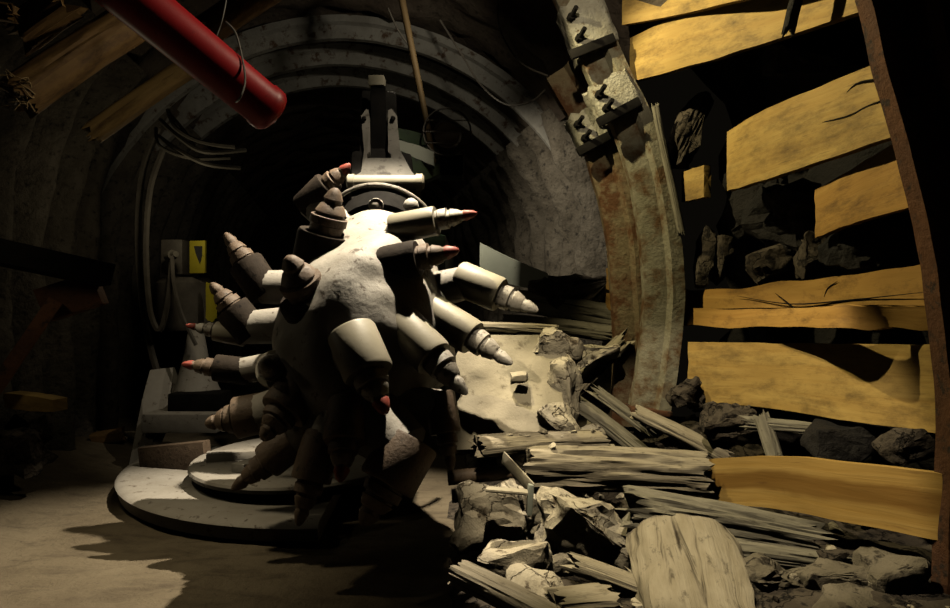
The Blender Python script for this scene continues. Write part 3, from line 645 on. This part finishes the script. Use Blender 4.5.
bm = bmesh.new(); vs = []
ol = [(128, 470, 6.1), (142, 400, 6.35), (150, 370, 6.5), (166, 368, 6.6), (172, 384, 6.6), (160, 428, 6.4), (152, 445, 6.2), (146, 470, 6.05)]
f = bm.faces.new([bm.verts.new(P(*q)) for q in ol]); ex = bmesh.ops.extrude_face_region(bm, geom=[f]); bmesh.ops.translate(bm, vec=(.05, .08, 0), verts=[v for v in ex['geom'] if isinstance(v, bmesh.types.BMVert)])
mk('apron_side', bm, M['dusty'], rh, smooth=False)
bm = lathe(bmesh.new(), P(197, 402, 6.6), P(196, 328, 6.6), [(0, .27), (.2, .2), (.6, .12), (1, .07)], 24, .15, 3); mk('dust_cone', bm, M['dusty'], rh)
bm = bmesh.new(); box(bm, P(200, 402, 6.4), (.5, .3, .2), None, .02); mk('apron_box', bm, M['dark'], rh)
bm = bmesh.new(); box(bm, P(188, 420, 6.3), (.7, .4, .18), None, .02); mk('apron_step', bm, M['dusty'], rh)

# ---------------------------------------------------------------- upper left: red pipe, logs, wires, cables
t = empty('red_pipe', P(190, 60, 2.9), 'thick red painted pipe slanting down from the roof beside the logs', 'pipe')
mk('pipe_body', lathe(bmesh.new(), P(60, -62, 2.45), P(272, 112, 3.2), [(0, .105), (.93, .105), (.94, .111), (.985, .111), (.997, .103), (1, .09)], 36), M['red'], t)
t = empty('round_log', P(70, 68, 3.0), 'thick brown log with a frayed broken end, under the red pipe', 'log')
mk('trunk', timber_bm(P(18, 98, 2.9), P(150, 12, 3.3), .21, .19, 121, .05, .08, sq=2, nt=48), M['brown_wood'], t)
bm = bmesh.new(); rnd = random.Random(3)
for k in range(34):
    p = P(rnd.uniform(10, 38), rnd.uniform(84, 112), 2.86); tube(bm, [p, p+Vector((rnd.uniform(-.04, .02), -.02, rnd.uniform(-.01, .04))), p+Vector((rnd.uniform(-.09, .01), -.05, rnd.uniform(-.02, .06)))], lambda q: .005*(1-q*.8), 5, 3)
fr = mk('frayed_fibres', bm, M['fiber'], t); fr['kind'] = 'stuff'
mk('round_log', timber_bm(P(92, 134, 3.45), P(200, 60, 3.6), .13, .10, 122, .05, .06, sq=4), M['log_wood'], None, 'slim light brown timber below the thick log, behind the red pipe', 'log')
mk('round_log', timber_bm(P(205, 32, 3.7), P(300, -30, 3.9), .18, .17, 123, .05, .08, sq=2), M['brown_wood'], None, 'yellowish log at the upper edge beyond the red pipe', 'log')
mk('wood_chunk', timber_bm(P(22, 34, 3.1), P(64, 4, 3.1), .17, .15, 124, .1, .2), M['brown_wood'], None, 'dark brown splintered wood chunk above the frayed log', 'wood')
mk('wood_chunk', timber_bm(P(-14, 10, 2.9), P(14, 14, 2.9), .06, .08, 125, .04, .1), M['brown_wood'], None, 'small brown wood end in the upper corner', 'wood')
def wire(name, pts, r, mat, label, cat, group=None):
    bm = bmesh.new(); tube(bm, [P(*p) for p in pts], r, 6, 5); return mk(name, bm, M[mat], None, label, cat, group)
wire('hanging_wire', [(228, -10, 3.1), (222, 20, 3.1), (215, 40, 3.1)], .004, 'wire', 'thin grey wire dropping from the roof beside the red pipe', 'wire')
wire('hanging_wire', [(226, 22, 3.1), (236, 34, 3.0), (243, 62, 2.95), (245, 82, 2.93), (240, 98, 2.9), (236, 102, 3.0)], .005, 'wire', 'twisted grey wire looped around the red pipe', 'wire')
for i, (pts, lb) in enumerate(((((168, 110, 6.4), (176, 128, 6.3), (200, 142, 6.3), (235, 147, 6.4)), 'upper of the sagging pale cables below the red pipe'),
                 (((160, 120, 6.4), (180, 138, 6.3), (205, 152, 6.3), (246, 150, 6.5)), 'second sagging pale cable below the red pipe'),
                 (((158, 136, 6.4), (178, 150, 6.3), (206, 164, 6.3), (240, 168, 6.5)), 'third sagging pale cable below the red pipe'),
                 (((168, 112, 6.4), (185, 132, 6.3), (196, 150, 6.3)), 'pale cable end crossing the sagging cables'),
                 (((156, 128, 6.4), (160, 146, 6.3), (190, 158, 6.3), (230, 158, 6.5)), 'lowest loose cable of the sagging bundle'))):
    wire('cable', pts, .022 if i < 3 else .016, 'cable', lb, 'cable')
wire('hose', [(158, 128, 6.6), (143, 170, 6.6), (138, 230, 6.6), (142, 300, 6.6), (150, 345, 6.6), (158, 375, 6.6)], .035, 'hose', 'thick dark hose hanging down the rough left side', 'hose')
wire('hose', [(163, 150, 6.5), (150, 190, 6.5), (146, 250, 6.5), (150, 310, 6.5), (160, 330, 6.5), (168, 300, 6.5), (172, 262, 6.5)], .03, 'hose', 'looped hose running up to the box with yellow plate', 'hose')
wire('hose', [(172, 256, 6.45), (174, 285, 6.4), (182, 315, 6.4), (196, 345, 6.4)], .02, 'hose', 'thin hose slanting down below the box with yellow plate', 'hose')
# control box
t = empty('control_box', P(185, 274, 6.7), 'dark control box with a small yellow warning plate beside the picks', 'box')
bm = bmesh.new(); box(bm, P(178, 258, 6.85), (.22, .3, .36), None, .02); mk('box_body', bm, M['hose'], t)
bm = bmesh.new(); box(bm, P(198, 257, 6.7), (.18, .03, .33), Matrix.Rotation(-.25, 3, 'Z'), .006); pl = mk('warning_plate', bm, M['ypaint'], t)
bm = bmesh.new(); c = P(199, 255, 6.67)
f = bm.faces.new([bm.verts.new(c+Vector(q)) for q in ((-.05, 0, .09), (.05, .01, .09), (.04, .01, .02), (.01, 0, -.09), (-.03, 0, .01))])
ex = bmesh.ops.extrude_face_region(bm, geom=[f]); bmesh.ops.translate(bm, vec=(0, -.008, 0), verts=[v for v in ex['geom'] if isinstance(v, bmesh.types.BMVert)])
mk('plate_symbol', bm, M['symbol'], pl, smooth=False)
bm = lathe(bmesh.new(), P(168, 256, 6.55), P(176, 254, 6.45), [(0, .05), (.6, .05), (.6, .03), (1, .03)], 14); mk('plug', bm, M['cable'], t)
t = empty('motor_cylinder', P(190, 330, 6.9), 'dark drum with a curved yellow strip under the control box', 'drum')
mk('drum_body', lathe(bmesh.new(), P(186, 330, 6.95), P(186, 278, 6.95), [(0, .26), (.1, .29), (.9, .29), (1, .24)], 28), M['hose'], t)
mk('yellow_strip', board_bm([(206, 282, 318, 6.66), (212, 284, 322, 6.64), (216, 290, 318, 6.62)], .03, 3, .02, 3, 4, Vector((0, .9, 0))), M['ypaint'], t)
# left: chute and timber
bm = bmesh.new(); beam(bm, P(-40, 440, 4.6), P(56, 300, 4.9), .22, .1); mk('leaning_beam', bm, M['rust'], None, 'dark rust-brown beam leaning in the shadows above the yellow board end', 'beam')
bm = bmesh.new(); beam(bm, P(-60, 240, 4.4), P(108, 276, 5.0), .5, .16); mk('steel_beam', bm, M['black'], None, 'black heavy beam jutting out of the shadows on the left', 'beam')
bm = bmesh.new(); beam(bm, P(44, 306, 5.1), P(100, 288, 5.2), .2, .26); mk('bracket_block', bm, M['rust'], None, 'small dark brown block under the black heavy beam', 'block')
mk('board_end', board_bm([(4, 393, 408, 4.8), (30, 396, 411, 4.9), (53, 400, 412, 5.0)], .14, 4, .004, 4, 3, Vector((.2, .95, 0))), M['yellow'], None, 'short yellow board end sticking out in the dark', 'board')
rnd = random.Random(9)
for k, (px, py, D, ww, hh, lb) in enumerate(((12, 452, 5.0, 60, 46, 'large dark rock at the left edge below the yellow board end'), (30, 430, 5.3, 44, 36, 'dark rock just beneath the yellow board end'), (8, 425, 5.4, 40, 34, 'dark rock tucked behind the others at the left edge'))):
    rock(px, py, D, ww, hh, .35, 130+k, 'stone_dark', lb)
mk('wood_block', timber_bm(P(92, 441, 6.9), P(124, 434, 7.0), .16, .15, 141, .02, .06, sq=6), M['brown_wood'], None, 'small brown wood block lying on the dusty floor near the rough side', 'block')
wire('stick', [(72, 454, 6.7), (100, 452, 6.7), (124, 451, 6.8)], .012, 'hose', 'thin stick on the dusty floor in front of the wood block', 'stick')
# roof pole and wires
bm = bmesh.new(); tube(bm, [P(398, -20, 5.9), P(414, 60, 5.9), P(428, 130, 5.9), P(434, 168, 5.9)], lambda q: .032-.006*q, 10, 4)
mk('wooden_pole', bm, M['pole'], None, 'long thin brown pole hanging from the roof beside the boom', 'pole')
wire('roof_wire', [(440, 20, 6.6), (462, 55, 6.6), (480, 84, 6.6), (505, 104, 6.5), (530, 102, 6.4), (545, 90, 6.3)], .010, 'hose', 'thin dark wire sagging along the roof to the rusty arches', 'wire')
wire('roof_wire', [(388, 8, 6.2), (398, 30, 6.2), (412, 50, 6.2)], .008, 'hose', 'short thin wire beside the hanging pole', 'wire')
wire('roof_wire', [(498, 0, 5.9), (500, 30, 5.9), (520, 62, 5.8), (548, 76, 5.7)], .008, 'hose', 'thin wire dropping from the roof towards the clamps', 'wire')
